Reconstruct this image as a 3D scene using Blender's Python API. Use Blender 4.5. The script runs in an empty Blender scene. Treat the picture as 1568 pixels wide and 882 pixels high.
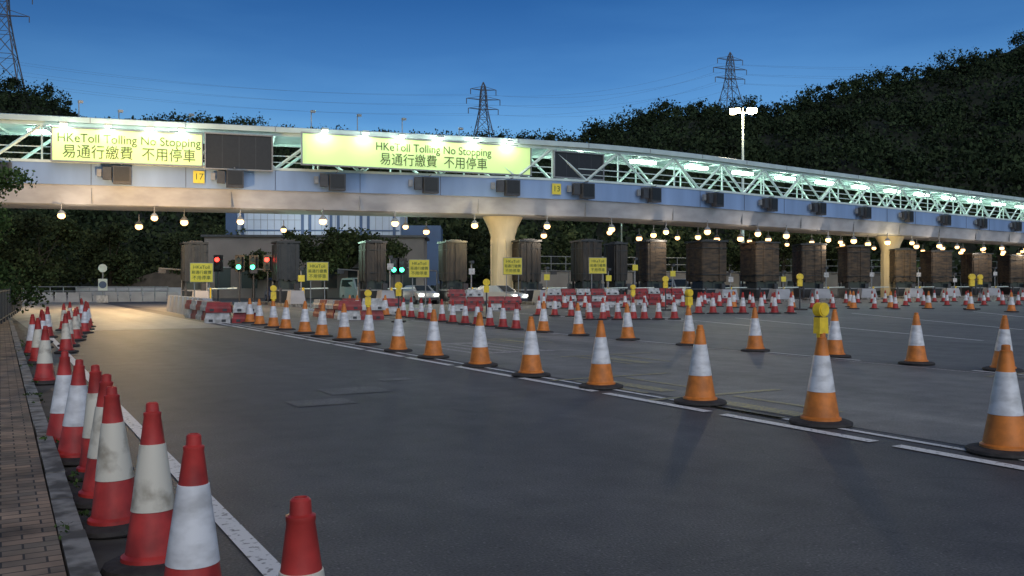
import bpy, math, random
import numpy as np
from mathutils import Vector, Matrix
random.seed(7); rng=np.random.default_rng(7)
scene=bpy.context.scene
COL=scene.collection
rad=math.radians

# ------------------------------------------------------------------ materials
def newmat(name):
    m=bpy.data.materials.new(name); m.use_nodes=True
    nt=m.node_tree; b=nt.nodes['Principled BSDF']
    return m,nt,b
def mat(name,col,rough=0.6,metal=0.0,var=0.0,scale=3.0,emit=None,estr=0.0,bump=0.0,col2=None,stretch=(1,1,1),thr=(0.35,0.65)):
    m,nt,b=newmat(name)
    b.inputs['Base Color'].default_value=(*col,1)
    b.inputs['Roughness'].default_value=rough
    b.inputs['Metallic'].default_value=metal
    if emit:
        b.inputs['Emission Color'].default_value=(*emit,1); b.inputs['Emission Strength'].default_value=estr
    if var>0 or col2 or bump>0:
        tc=nt.nodes.new('ShaderNodeTexCoord'); mp=nt.nodes.new('ShaderNodeMapping')
        mp.inputs['Scale'].default_value=stretch
        nt.links.new(tc.outputs['Object'],mp.inputs[0])
        oi=nt.nodes.new('ShaderNodeObjectInfo')
        ad=nt.nodes.new('ShaderNodeVectorMath'); ad.operation='ADD'
        ml=nt.nodes.new('ShaderNodeMath'); ml.operation='MULTIPLY'; ml.inputs[1].default_value=37.0
        nt.links.new(oi.outputs['Random'],ml.inputs[0])
        nt.links.new(mp.outputs[0],ad.inputs[0]); nt.links.new(ml.outputs[0],ad.inputs[1])
        nz=nt.nodes.new('ShaderNodeTexNoise'); nz.inputs['Scale'].default_value=scale; nz.inputs['Detail'].default_value=6
        nt.links.new(ad.outputs[0],nz.inputs['Vector'])
        rp=nt.nodes.new('ShaderNodeValToRGB')
        c2=col2 if col2 else tuple(c*(1-var) for c in col)
        rp.color_ramp.elements[0].position=thr[0]; rp.color_ramp.elements[0].color=(*c2,1)
        rp.color_ramp.elements[1].position=thr[1]; rp.color_ramp.elements[1].color=(*col,1)
        nt.links.new(nz.outputs['Fac'],rp.inputs[0]); nt.links.new(rp.outputs[0],b.inputs['Base Color'])
        if bump>0:
            bp=nt.nodes.new('ShaderNodeBump'); bp.inputs['Strength'].default_value=bump; bp.inputs['Distance'].default_value=0.05
            nt.links.new(nz.outputs['Fac'],bp.inputs['Height']); nt.links.new(bp.outputs[0],b.inputs['Normal'])
    return m
def emis(name,col,s):
    m,nt,b=newmat(name); b.inputs['Base Color'].default_value=(*col,1)
    b.inputs['Emission Color'].default_value=(*col,1); b.inputs['Emission Strength'].default_value=s
    return m
def asphalt(name,base,patch,grain=0.35,spk=1.5,rough=0.62):
    m,nt,b=newmat(name); N=nt.nodes.new; L=nt.links.new
    tc=N('ShaderNodeTexCoord')
    def noise(sc,det=4,st=(1,1,1)):
        mp=N('ShaderNodeMapping'); mp.inputs['Scale'].default_value=st; L(tc.outputs['Object'],mp.inputs[0])
        n=N('ShaderNodeTexNoise'); n.inputs['Scale'].default_value=sc; n.inputs['Detail'].default_value=det
        L(mp.outputs[0],n.inputs['Vector']); return n.outputs['Fac']
    r=N('ShaderNodeValToRGB'); r.color_ramp.elements[0].position=0.36; r.color_ramp.elements[1].position=0.66
    r.color_ramp.elements[0].color=(*base,1); r.color_ramp.elements[1].color=(*patch,1)
    L(noise(0.35,5,(1,0.35,1)),r.inputs[0])
    def mul(a,fac,lo,hi,p0=0.3,p1=0.7):
        mr=N('ShaderNodeMapRange'); mr.inputs[1].default_value=p0; mr.inputs[2].default_value=p1
        mr.inputs[3].default_value=lo; mr.inputs[4].default_value=hi; L(fac,mr.inputs[0])
        mx=N('ShaderNodeVectorMath'); mx.operation='MULTIPLY'; L(a,mx.inputs[0]); L(mr.outputs[0],mx.inputs[1]); return mx.outputs[0]
    c=mul(r.outputs[0],noise(2.2,6),0.80,1.18)
    f=noise(60,3); c=mul(c,f,1-grain,1+grain)
    g=noise(30,2); c=mul(c,g,1.0,spk,0.64,0.72)
    c=mul(c,noise(14,2),0.72,1.0,0.30,0.36)
    c=mul(c,noise(0.9,3,(1,0.06,1)),0.74,1.18)
    vo=N('ShaderNodeTexVoronoi'); vo.feature='DISTANCE_TO_EDGE'; vo.inputs['Scale'].default_value=0.16
    nn=N('ShaderNodeTexNoise'); nn.inputs['Scale'].default_value=1.2; L(tc.outputs['Object'],nn.inputs['Vector'])
    va=N('ShaderNodeVectorMath'); va.operation='MULTIPLY_ADD'; va.inputs[1].default_value=(0.8,0.8,0.8)
    L(nn.outputs['Color'],va.inputs[0]); L(tc.outputs['Object'],va.inputs[2]); L(va.outputs[0],vo.inputs['Vector'])
    c=mul(c,vo.outputs['Distance'],0.78,1.0,0.0,0.005)
    L(c,b.inputs['Base Color']); b.inputs['Roughness'].default_value=rough
    bp=N('ShaderNodeBump'); bp.inputs['Strength'].default_value=0.45; bp.inputs['Distance'].default_value=0.012
    L(f,bp.inputs['Height']); L(bp.outputs[0],b.inputs['Normal'])
    return m
def paint(name,col,wear=0.5,under=(0.09,0.09,0.09)):
    return mat(name,col,0.6,scale=22,col2=under,thr=(0.33+wear*0.1,0.40+wear*0.16))
M={}
M['asph']=asphalt('asphalt_dark',(0.072,0.069,0.066),(0.098,0.094,0.090),0.45,1.7)
M['patch']=asphalt('asphalt_patch',(0.11,0.106,0.10),(0.135,0.13,0.125),0.5)
M['asph2']=asphalt('asphalt_light',(0.165,0.157,0.142),(0.215,0.204,0.185),0.28,1.25)
M['apron']=asphalt('concrete_apron',(0.26,0.25,0.22),(0.34,0.325,0.285),0.15,1.1)
M['asph3']=asphalt('asphalt_blue',(0.11,0.108,0.105),(0.145,0.142,0.137),0.28,1.2)
M['white_p']=paint('road_paint_white',(0.72,0.71,0.68),0.2,(0.24,0.23,0.22))
M['white_f']=paint('road_paint_white_faded',(0.44,0.40,0.39),1.1,(0.19,0.18,0.17))
M['yel_f']=paint('road_paint_yellow_faded',(0.38,0.32,0.13),1.1,(0.19,0.18,0.145))
M['red']=mat('cone_red',(0.50,0.038,0.03),0.5,var=0.45,scale=7)
M['org']=mat('cone_orange',(0.74,0.22,0.03),0.5,var=0.36,scale=7)
M['cwhite']=mat('cone_sleeve_white',(0.72,0.70,0.70),0.35,scale=6,col2=(0.46,0.44,0.43),thr=(0.3,0.6),stretch=(1,1,2))
M['cdirty']=mat('cone_white_dirty',(0.64,0.58,0.47),0.55,scale=7,col2=(0.34,0.29,0.22),thr=(0.34,0.52))
M['rubber']=mat('rubber_black',(0.045,0.038,0.034),0.8,var=0.4,scale=14,bump=0.3)
M['conc']=mat('concrete',(0.38,0.385,0.405),0.85,var=0.22,scale=0.7,stretch=(1,1,2))
M['conc_w']=mat('concrete_warm',(0.66,0.56,0.36),0.8,var=0.22,scale=1.2,stretch=(1,1,0.3))
M['kerb']=mat('kerb_stone',(0.27,0.255,0.23),0.85,scale=5,col2=(0.09,0.082,0.07),bump=0.4,thr=(0.4,0.6))
M['gutter']=mat('gutter_dirt',(0.10,0.09,0.078),0.9,scale=2.5,col2=(0.045,0.038,0.03),bump=0.3)
M['blue']=mat('fascia_blue',(0.22,0.33,0.54),0.5,var=0.22,scale=0.5,stretch=(1,1,0.2))
M['wsteel']=mat('painted_steel_white',(0.60,0.70,0.66),0.45,var=0.15,scale=1.5)
M['roof']=mat('roof_sheet',(0.50,0.60,0.58),0.4,var=0.15,scale=1)
M['sign']=mat('sign_face',(0.66,0.84,0.34),0.5,var=0.04,scale=0.6,emit=(0.56,0.76,0.26),estr=0.50)  # weak glow put into the face to imitate floodlight falling on it
M['ink']=mat('sign_ink',(0.06,0.10,0.025),0.6)
M['black']=mat('black_panel',(0.012,0.013,0.015),0.5,var=0.3,scale=6)
M['dgrey']=mat('dark_grey_metal',(0.05,0.052,0.058),0.5,var=0.3,scale=4)
M['grey']=mat('galvanised_steel',(0.26,0.27,0.28),0.5,0.2,var=0.25,scale=5)
M['tube']=emis('fluorescent_tube',(0.78,1.0,0.86),24)
M['lampw']=emis('sodium_lamp',(1.0,0.56,0.22),4.6)
M['lampm']=emis('mast_lamp',(1.0,0.86,0.52),30)
M['floodg']=emis('flood_lamp',(0.85,1.0,0.75),16)
M['headl']=emis('head_lamp',(1.0,0.95,0.8),9)
M['tarp']=mat('tarpaulin_brown',(0.042,0.032,0.022),0.6,scale=1.6,col2=(0.012,0.011,0.009),stretch=(3,3,0.7),bump=0.8)
M['ply']=mat('weathered_boarding',(0.085,0.056,0.030),0.7,scale=1.4,col2=(0.022,0.017,0.012),stretch=(1,1,4),bump=0.5)
M['bdark']=mat('booth_dark',(0.024,0.026,0.028),0.4,var=0.4,scale=3)
M['glass']=mat('dark_glass',(0.03,0.04,0.045),0.08)
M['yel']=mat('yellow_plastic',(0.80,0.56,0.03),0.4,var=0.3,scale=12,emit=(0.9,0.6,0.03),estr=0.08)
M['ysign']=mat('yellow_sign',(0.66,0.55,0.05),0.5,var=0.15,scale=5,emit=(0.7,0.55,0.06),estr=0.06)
M['bred']=mat('barrier_red',(0.33,0.028,0.028),0.45,var=0.45,scale=4)
M['bwhite']=mat('barrier_white',(0.56,0.55,0.54),0.45,scale=5,col2=(0.30,0.29,0.27))
M['rl']=emis('red_signal',(1.0,0.03,0.02),8); M['gl']=emis('green_signal',(0.05,1.0,0.45),7)
M['soil']=mat('soil_dark',(0.03,0.034,0.02),0.95,var=0.5,scale=0.3)

def leafmat(name,a,b_):
    m,nt,b=newmat(name); g=nt.nodes.new('ShaderNodeNewGeometry'); r=nt.nodes.new('ShaderNodeValToRGB')
    r.color_ramp.elements[0].color=(*a,1); r.color_ramp.elements[1].color=(*b_,1)
    tc=nt.nodes.new('ShaderNodeTexCoord'); n=nt.nodes.new('ShaderNodeTexNoise'); n.inputs['Scale'].default_value=0.13; n.inputs['Detail'].default_value=3
    nt.links.new(tc.outputs['Object'],n.inputs['Vector'])
    mr=nt.nodes.new('ShaderNodeMapRange'); mr.inputs[1].default_value=0.35; mr.inputs[2].default_value=0.65; mr.inputs[3].default_value=0.5; mr.inputs[4].default_value=1.6
    nt.links.new(n.outputs['Fac'],mr.inputs[0])
    v=nt.nodes.new('ShaderNodeVectorMath'); v.operation='MULTIPLY'
    nt.links.new(g.outputs['Random Per Island'],r.inputs[0]); nt.links.new(r.outputs[0],v.inputs[0]); nt.links.new(mr.outputs[0],v.inputs[1]); nt.links.new(v.outputs[0],b.inputs['Base Color'])
    b.inputs['Roughness'].default_value=0.9; b.inputs['Specular IOR Level'].default_value=0.15; return m
M['leaf_hill']=leafmat('foliage_hill',(0.015,0.026,0.012),(0.032,0.046,0.019))
M['leaf_mid']=leafmat('foliage_mid',(0.014,0.024,0.010),(0.05,0.062,0.024))
M['leaf_near']=leafmat('foliage_near',(0.025,0.045,0.014),(0.08,0.125,0.035))
M['bark']=mat('bark',(0.07,0.055,0.04),0.9,var=0.4,scale=6,stretch=(1,1,0.3))

# ------------------------------------------------------------------ mesh builder
class MB:
    def __init__(s): s.v=[];s.f=[];s.m=[];s.mats=[]
    def mi(s,k):
        if k not in s.mats: s.mats.append(k)
        return s.mats.index(k)
    def add(s,vs,fs,k):
        o=len(s.v); s.v+= [tuple(v) for v in vs]; i=s.mi(k)
        for f in fs: s.f.append([o+a for a in f]); s.m.append(i)
    def box(s,c,sz,k,rz=0.0,top=1.0):
        x,y,z=[a/2 for a in sz]; cs,sn=math.cos(rz),math.sin(rz); vs=[]
        for dz in(-1,1):
            t=top if dz>0 else 1
            for dx,dy in((-1,-1),(1,-1),(1,1),(-1,1)):
                X,Y=dx*x*t,dy*y*t
                vs.append((c[0]+X*cs-Y*sn,c[1]+X*sn+Y*cs,c[2]+dz*z))
        s.add(vs,[(3,2,1,0),(4,5,6,7),(0,1,5,4),(1,2,6,5),(2,3,7,6),(3,0,4,7)],k)
    def cyl(s,p,q,r1,k,r2=None,n=8,cap=True):
        r2=r1 if r2 is None else r2
        p=Vector(p);q=Vector(q);d=(q-p).normalized()
        a=d.orthogonal().normalized(); b=d.cross(a); vs=[]
        for c,r in((p,r1),(q,r2)):
            for i in range(n):
                t=2*math.pi*i/n+math.pi/n; vs.append(c+a*(r*math.cos(t))+b*(r*math.sin(t)))
        fs=[(i,(i+1)%n,n+(i+1)%n,n+i) for i in range(n)]
        if cap: fs+= [tuple(range(n))[::-1],tuple(range(n,2*n))]
        s.add(vs,fs,k)
    def beam(s,p,q,w,k): s.cyl(p,q,w*0.707,k,n=4)
    def lathe(s,prof,k,n=24,c=(0,0,0),ell=1.0):
        vs=[];fs=[]
        for r,z in prof:
            for i in range(n):
                t=2*math.pi*i/n; vs.append((c[0]+r*math.cos(t),c[1]+r*math.sin(t)*ell,c[2]+z))
        for j in range(len(prof)-1):
            for i in range(n):
                fs.append((j*n+i,j*n+(i+1)%n,(j+1)*n+(i+1)%n,(j+1)*n+i))
        s.add(vs,fs,k)
    def ball(s,c,r,k,n=10,sq=1.0):
        pr=[(max(1e-4,r*math.sin(math.pi*j/(n//2+2))),-r*sq*math.cos(math.pi*j/(n//2+2))) for j in range(n//2+3)]
        s.lathe(pr,k,n,c)
    def mesh(s,name,smooth=False):
        me=bpy.data.meshes.new(name); me.from_pydata(s.v,[],s.f)
        for k in s.mats: me.materials.append(M[k])
        me.polygons.foreach_set('material_index',s.m)
        if smooth:
            me.polygons.foreach_set('use_smooth',[True]*len(s.f)); me.set_sharp_from_angle(angle=rad(35))
        me.update(); return me
    def obj(s,name,loc=(0,0,0),rz=0,smooth=False,parent=None):
        return place(name,s.mesh(name,smooth),loc,rz,parent)
def place(name,me,loc=(0,0,0),rz=0,parent=None,sc=1,rot=None):
    o=bpy.data.objects.new(name,me); o.location=loc
    o.rotation_euler=rot if rot else (0,0,rz)
    o.scale=(sc,sc,sc) if not isinstance(sc,tuple) else sc
    COL.objects.link(o)
    if parent: o.parent=parent
    return o
def text(body,size,loc,rz,k,parent,name='lettering',ext=0.008,align='CENTER',sx=1.0):
    cu=bpy.data.curves.new(name,'FONT'); cu.body=body; cu.size=size; cu.align_x=align; cu.align_y='CENTER'; cu.extrude=ext
    o=bpy.data.objects.new(name,cu); o.location=loc; o.rotation_euler=(rad(90),0,rz); o.scale=(sx,1,1)
    cu.materials.append(M[k]); COL.objects.link(o)
    if parent: o.parent=parent
    return o
def plight(loc,e,col,r=0.15,parent=None):
    l=bpy.data.lights.new('lamp_light','POINT'); l.energy=e; l.color=col; l.shadow_soft_size=r
    o=bpy.data.objects.new('lamp_light',l); o.location=loc; COL.objects.link(o)
    if parent: o.parent=parent
    return o

# ------------------------------------------------------------------ camera
cam=bpy.data.cameras.new('camera'); cam.lens=31.18; cam.sensor_width=36; cam.clip_end=4000; cam.clip_start=0.05
co=bpy.data.objects.new('camera',cam); co.location=(0,0,1.55); co.rotation_euler=(rad(90-0.25),0,0); COL.objects.link(co); scene.camera=co
scene.view_settings.view_transform='Standard'

# ------------------------------------------------------------------ sky and fill light
w=bpy.data.worlds.new('World'); scene.world=w; w.use_nodes=True; nt=w.node_tree; N=nt.nodes.new; L=nt.links.new
bg=nt.nodes['Background']; sk=N('ShaderNodeTexSky'); sk.sky_type='NISHITA'; sk.sun_disc=False
SE,SR=rad(38),rad(160)
sk.sun_elevation=SE; sk.sun_rotation=SR; sk.ozone_density=3.0; sk.air_density=1.2; sk.dust_density=0.6
tc=N('ShaderNodeTexCoord'); mp=N('ShaderNodeMapping'); mp.inputs['Scale'].default_value=(1,1,5.5)
nz=N('ShaderNodeTexNoise'); nz.inputs['Scale'].default_value=2.4; nz.inputs['Detail'].default_value=6; nz.inputs['Roughness'].default_value=0.5
L(tc.outputs['Generated'],mp.inputs[0]); L(mp.outputs[0],nz.inputs['Vector'])
mr=N('ShaderNodeValToRGB'); mr.color_ramp.elements[0].position=0.38; mr.color_ramp.elements[0].color=(0.72,0.80,0.85,1); mr.color_ramp.elements[1].position=0.62; mr.color_ramp.elements[1].color=(1.0,0.98,0.95,1); L(nz.outputs['Fac'],mr.inputs[0])
sx=N('ShaderNodeSeparateXYZ'); L(tc.outputs['Generated'],sx.inputs[0])
rp=N('ShaderNodeValToRGB'); e=rp.color_ramp.elements; e[0].position=0.06; e[0].color=(0.44,0.64,0.82,1); e[1].position=1.0; e[1].color=(0.14,0.20,0.27,1)
e2=rp.color_ramp.elements.new(0.17); e2.color=(0.29,0.51,0.75,1); e3=rp.color_ramp.elements.new(0.31); e3.color=(0.11,0.29,0.52,1)
L(sx.outputs['Z'],rp.inputs[0])
mr2=N('ShaderNodeMapRange'); mr2.inputs[1].default_value=-0.6; mr2.inputs[2].default_value=0.25; mr2.inputs[3].default_value=0.78; mr2.inputs[4].default_value=1.10; L(sx.outputs['X'],mr2.inputs[0])
def vm(a,b_):
    v=N('ShaderNodeVectorMath'); v.operation='MULTIPLY'; L(a,v.inputs[0]); L(b_,v.inputs[1]); return v.outputs[0]
L(vm(vm(vm(sk.outputs[0],rp.outputs[0]),mr.outputs[0]),mr2.outputs[0]),bg.inputs[0])
bg.inputs[1].default_value=0.15
sl=bpy.data.lights.new('sun_fill','SUN'); sl.energy=1.4; sl.angle=rad(60); sl.color=(1.0,0.92,0.83)  # wide soft source added as fill, standing in for unseen plaza lamps
so=bpy.data.objects.new('sun_fill',sl); COL.objects.link(so)
sd=Vector((math.sin(SR)*math.cos(SE),math.cos(SR)*math.cos(SE),math.sin(SE)))
so.rotation_euler=sd.to_track_quat('Z','Y').to_euler(); so.location=(0,-20,40)

# ------------------------------------------------------------------ ground and road (road frame: local x = across, y = along)
RZ=rad(30)
def W(t,s,z=0): return (t*math.cos(RZ)-s*math.sin(RZ), t*math.sin(RZ)+s*math.cos(RZ), z)
def inv(x,y): return (x*math.cos(RZ)+y*math.sin(RZ), -x*math.sin(RZ)+y*math.cos(RZ))
def sheet(name,pts,z,k,rz=0):
    b=MB(); b.add([(p[0],p[1],z) for p in pts],[tuple(range(len(pts)))],k); return b.obj(name,rz=rz)
sheet('ground',[(-1500,-300),(1500,-300),(1500,2500),(-1500,2500)],-0.03,'soil')
sheet('road',[(0.42,-30),(230,-30),(230,90),(60,150),(0.42,110)],0,'asph',RZ)
sheet('light_lane_surface',[(8.0,-25),(14.9,-25),(14.9,75),(8.0,75)],0.004,'asph2',RZ)
sheet('far_lane_surface',[(14.95,-20),(200,-60),(200,60),(60,100),(14.95,80)],0.004,'asph3',RZ)
sheet('concrete_apron',[(0.9,32.5),(7.1,32.5),(7.1,90),(-6,90),(0.43,50)],0.004,'apron',RZ)
gt=MB(); s=-8
pts=[]
while s<44: pts.append((0.62+random.uniform(-.05,.10),s)); s+=0.35
gt.add([(0.425,p[1],0.003) for p in pts]+[(p[0],p[1],0.003) for p in pts],[(i,len(pts)+i,len(pts)+i+1,i+1) for i in range(len(pts)-1)],'gutter'); gt.obj('gutter',rz=RZ)
mk=MB()
def strip(t0,s0,t1,s1,wd,k,z=0.009):
    d=Vector((t1-t0,s1-s0)).normalized(); n=Vector((d.y,-d.x))*wd/2
    mk.add([(t0-n.x,s0-n.y,z),(t0+n.x,s0+n.y,z),(t1+n.x,s1+n.y,z),(t1-n.x,s1-n.y,z)],[(0,1,2,3)],k)
strip(1.27,-10,1.27,34,0.13,'white_p')
strip(7.78,-10,7.78,38,0.09,'white_p')
s=-6.0
while s<36: strip(7.42,s,7.42,s+2.1,0.15,'white_p'); s+=2.35
strip(14.75,-5,14.75,52,0.10,'white_f')
s=2
while s<50: strip(15.05,s,15.05,s+2.6,0.1,'white_p',0.0095); s+=5
for (a,b_) in [((12.85,24.2),(10.2,40.5)),((17.3,30),(18.0,47)),((9.0,32),(6.8,42)),((7.5,36),(3,50)),((22,33),(26,50)),((30,40),(36,58)),((4.2,38),(-1,50))]:
    p,q=inv(*a),inv(*b_); strip(p[0],p[1],q[0],q[1],0.11,'white_p')
for (x,y) in [(3.1,11.2),(1.9,13.6),(2.3,18.2),(9.2,14.2),(0.2,24.0)]:
    t,s=inv(x,y)
    for dt in (-0.5,0.5): strip(t+dt,s-0.9,t+dt,s+0.9,0.11,'yel_f')
    strip(t-0.1,s-0.9,t-0.1,s+0.9,0.3,'yel_f')
    strip(t-0.8,s+1.15,t+1.6,s+1.15,0.14,'yel_f',0.0095)
t0,s0=inv(-0.7,21.6)
for i in range(5):
    strip(t0-1.0+i*0.45,s0-1.4,t0-1.0+i*0.45,s0+1.4,0.17,'white_f')
strip(t0-1.1,s0+1.6,t0+1.0,s0+1.6,0.4,'white_f',0.0095); strip(t0-1.1,s0-1.6,t0+1.0,s0-1.6,0.3,'white_f',0.0095)
mk.obj('road_markings',rz=RZ)
pt=MB()
for (x,y,a,b_) in [(-2.3,12.9,0.9,0.75),(-2.5,11.6,0.8,0.6),(-9.6,19.5,0.35,0.5),(-1.9,14.4,0.5,0.35)]:
    t,s=inv(x,y); pt.add([(t-a/2,s-b_/2,0.006),(t+a/2,s-b_/2,0.006),(t+a/2,s+b_/2,0.006),(t-a/2,s+b_/2,0.006)],[(0,1,2,3)],'patch')
pt.obj('road_patch_repair',rz=RZ)
kb=MB(); s=-8
while s<44:
    kb.box((0.36+random.uniform(-.006,.006),s+0.455,0.06),(0.13,0.90,0.125+random.uniform(-.006,.006)),'kerb'); s+=0.915
kb.obj('kerb',rz=RZ)
m,nt,b=newmat('brick_paving'); N=nt.nodes.new; L=nt.links.new
tc=N('ShaderNodeTexCoord'); br=N('ShaderNodeTexBrick'); br.inputs['Scale'].default_value=1
br.inputs['Brick Width'].default_value=0.21; br.inputs['Row Height'].default_value=0.105; br.inputs['Mortar Size'].default_value=0.006
br.inputs['Color1'].default_value=(0.33,0.225,0.15,1); br.inputs['Color2'].default_value=(0.17,0.135,0.10,1); br.inputs['Mortar'].default_value=(0.05,0.042,0.035,1)
n=N('ShaderNodeTexNoise'); n.inputs['Scale'].default_value=2.5; n.inputs['Detail'].default_value=6
mr=N('ShaderNodeMapRange'); mr.inputs[1].default_value=0.3; mr.inputs[2].default_value=0.7; mr.inputs[3].default_value=0.35; mr.inputs[4].default_value=1.3
v=N('ShaderNodeVectorMath'); v.operation='MULTIPLY'
L(tc.outputs['Object'],br.inputs[0]); L(tc.outputs['Object'],n.inputs[0]); L(n.outputs[0],mr.inputs[0]); L(br.outputs[0],v.inputs[0]); L(mr.outputs[0],v.inputs[1]); L(v.outputs[0],b.inputs['Base Color'])
b.inputs['Roughness'].default_value=0.9
bp=N('ShaderNodeBump'); bp.inputs['Strength'].default_value=0.6; bp.inputs['Distance'].default_value=0.012; L(br.outputs['Fac'],bp.inputs['Height']); bp.invert=True; L(bp.outputs[0],b.inputs['Normal'])
M['brick']=m
pv=MB(); pv.box((-0.36,18,0.045),(1.28,52,0.15),'brick'); pv.obj('pavement',rz=RZ)

# ------------------------------------------------------------------ cones
def cone_mesh(kind):
    b=MB()
    if kind=='org':
        H=1.0; rb=0.195; rt=0.040; c1,c2='org','cwhite'; br_=0.33; z1,z2=0.36,0.75
    elif kind=='red':
        H=0.89; rb=0.145; rt=0.034; c1,c2='red','cdirty'; br_=0.255; z1,z2=0.315,0.665
    else:
        H=0.89; rb=0.15; rt=0.034; c1,c2='red','cwhite'; br_=0.26; z1,z2=0.315,0.665
    def R(z): return rb+(rt-rb)*((z-0.05)/(H-0.05))
    b.lathe([(0.001,0.0),(br_,0.0),(br_+0.008,0.012),(br_,0.035),(br_*0.86,0.05),(rb+0.03,0.052),(rb+0.012,0.06)],'rubber',16)
    b.lathe([(rb+0.022,0.055),(rb+0.02,0.075),(R(0.09)+0.004,0.09),(R(z1),z1)],c1,28)
    e=0.004
    b.lathe([(R(z1),z1-0.002),(R(z1)+e,z1),(R((z1+z2)/2)+e,(z1+z2)/2),(R(z2)+e,z2),(R(z2),z2+0.002)],c2,28)
    b.lathe([(R(z2),z2),(R(H-0.075),H-0.075),(rt+0.012,H-0.07),(rt+0.012,H-0.055),(rt,H-0.05),(rt-0.002,H-0.008),(rt-0.01,H),(0.02,H),(0.018,H-0.03),(0.001,H-0.03)],c1,28)
    return b.mesh('cone_'+kind,True)
CM={k:cone_mesh(k) for k in ['org','red','redw']}
def cone(kind,x,y,sc=1.0,z=0.0):
    return place('traffic_cone',CM[kind],(x,y,z+0.009),rot=(rad(random.uniform(-1.8,1.8)),rad(random.uniform(-1.8,1.8)),random.uniform(0,6.28)),sc=sc*random.uniform(0.985,1.015))
row1=[(4.51,8.1),(3.41,9.79),(2.44,11.5),(1.33,13.24),(0.32,14.93),(-0.60,16.7),(-1.65,18.6),(-2.62,20.4),(-3.67,22.6),(-4.63,24.5),(-5.6,26.1),(-6.5,27.8),(-7.66,30),(-8.5,31.6),(-9.5,33.4),(-10.4,35.2)]
for p in row1: cone('org',*p)
row2=[(8.75,15.8),(7.8,17.1),(6.84,18.8),(5.6,20.4),(4.47,22.4),(3.2,24.5),(2.0,26.6),(1.0,28.4),(-7.6,43.5),(-8.3,45.5),(-6.2,43.5)]
for p in row2: cone('org',*p)
for p in [(-0.64,2.72),(-1.95,4.82),(-2.9,6.3),(-3.34,7.17),(-7.25,13.75),(-2.5,5.6)]: cone('red',*p)
for p in [(-1.42,3.93),(-3.8,7.72),(-4.28,8.45)]: cone('redw',*p)
for i,(x,y) in enumerate([(-9.25,17.3),(-10.5,19.4),(-10.0,19.9),(-11.4,21.5),(-11.0,22.0),(-12.4,23.4),(-11.9,24.2),(-13.4,25.6),(-12.6,25.7),(-13.5,28),(-14.9,29.5),(-14.4,30.0),(-16.2,32.5),(-15.2,31.8),(-16.8,35),(-18.2,37.5),(-19.9,41)]):
    cone(['red','redw'][i%2],x,y)
for x,y in [(0.13,30),(-0.32,31),(-0.8,32),(-1.3,33),(-1.8,34),(-2.35,35.1),(-2.86,36.3),(-3.5,38),(-4.0,39),(-4.6,40.5),(-5.1,41.5)]: cone('redw',x,y,1.05)
for i in range(7): cone('redw',3.35+i*0.62+random.uniform(-.08,.08),38.2+i*0.1,1.1)
for i in range(5): cone('redw',1.3+i*0.75,43.5-i*0.8,1.1)
for i in range(7): cone('redw',9.6+i*0.84+random.uniform(-.1,.1),46+i*0.1,1.25)
for i in range(9): cone('org' if i%3==0 else 'redw',14.5+i*1.15,58-i*0.4,1.1)
for x,y in [(27.6,49),(27.2,52.6),(26,55.4),(24.3,56.9),(22.9,60)]: cone('org',x,y,1.1)
for i in range(10): cone('redw',2.0+i*1.35,56+i*0.5,1.15)
for i in range(26): cone('redw',24+i*1.35+random.uniform(-.2,.2),70+i*0.7,1.15)
for i in range(12): cone('redw',28+i*1.5+random.uniform(-.2,.2),63+i*0.3,1.15)
for i in range(8): cone('redw',12+i*1.3,66+i*0.6,1.1)
lm=MB()
lm.box((0,0,0.10),(0.13,0.09,0.17),'yel',top=0.92); lm.box((0,0,0.19),(0.11,0.075,0.012),'dgrey')
lm.cyl((0,-0.045,0.265),(0,0.045,0.265),0.075,'yel',n=20); lm.cyl((0,-0.055,0.265),(0,-0.045,0.265),0.06,'yel',n=20)
lm.cyl((0,0,-0.03),(0,0,0.02),0.045,'yel',n=12); lm.cyl((0,0,0.19),(0,0,0.2),0.03,'yel',n=10)
lmm=lm.mesh('warning_lamp',True)
for (x,y,z,s,r) in [(3.41,9.79,0.99,1.05,0.5),(4.47,22.4,1.0,1.25,0.5),(-8.5,31.6,1.0,1.5,0.3),(-3.67,22.6,1.0,1.2,0.2),(5.25,38.5,1.05,1.4,0.2)]:
    place('warning_lamp',lmm,(x,y,z),r,sc=s)
lp=MB(); lp.box((0,0,0.03),(0.5,0.5,0.06),'rubber'); lp.cyl((0,0,0.06),(0,0,1.05),0.03,'dgrey'); lp.box((0,0,1.15),(0.2,0.12,0.26),'yel'); lp.cyl((0,-0.06,1.42),(0,0.06,1.42),0.14,'yel',n=16)
lpm=lp.mesh('warning_lamp_post')
for (x,y,s) in [(-4.6,36,1.05),(-1.15,40,1.15),(17.2,53,1.4),(28,54,1.4),(9.0,52,1.3),(38,72,1.5)]: place('warning_lamp_post',lpm,(x,y,0),sc=s)

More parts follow.
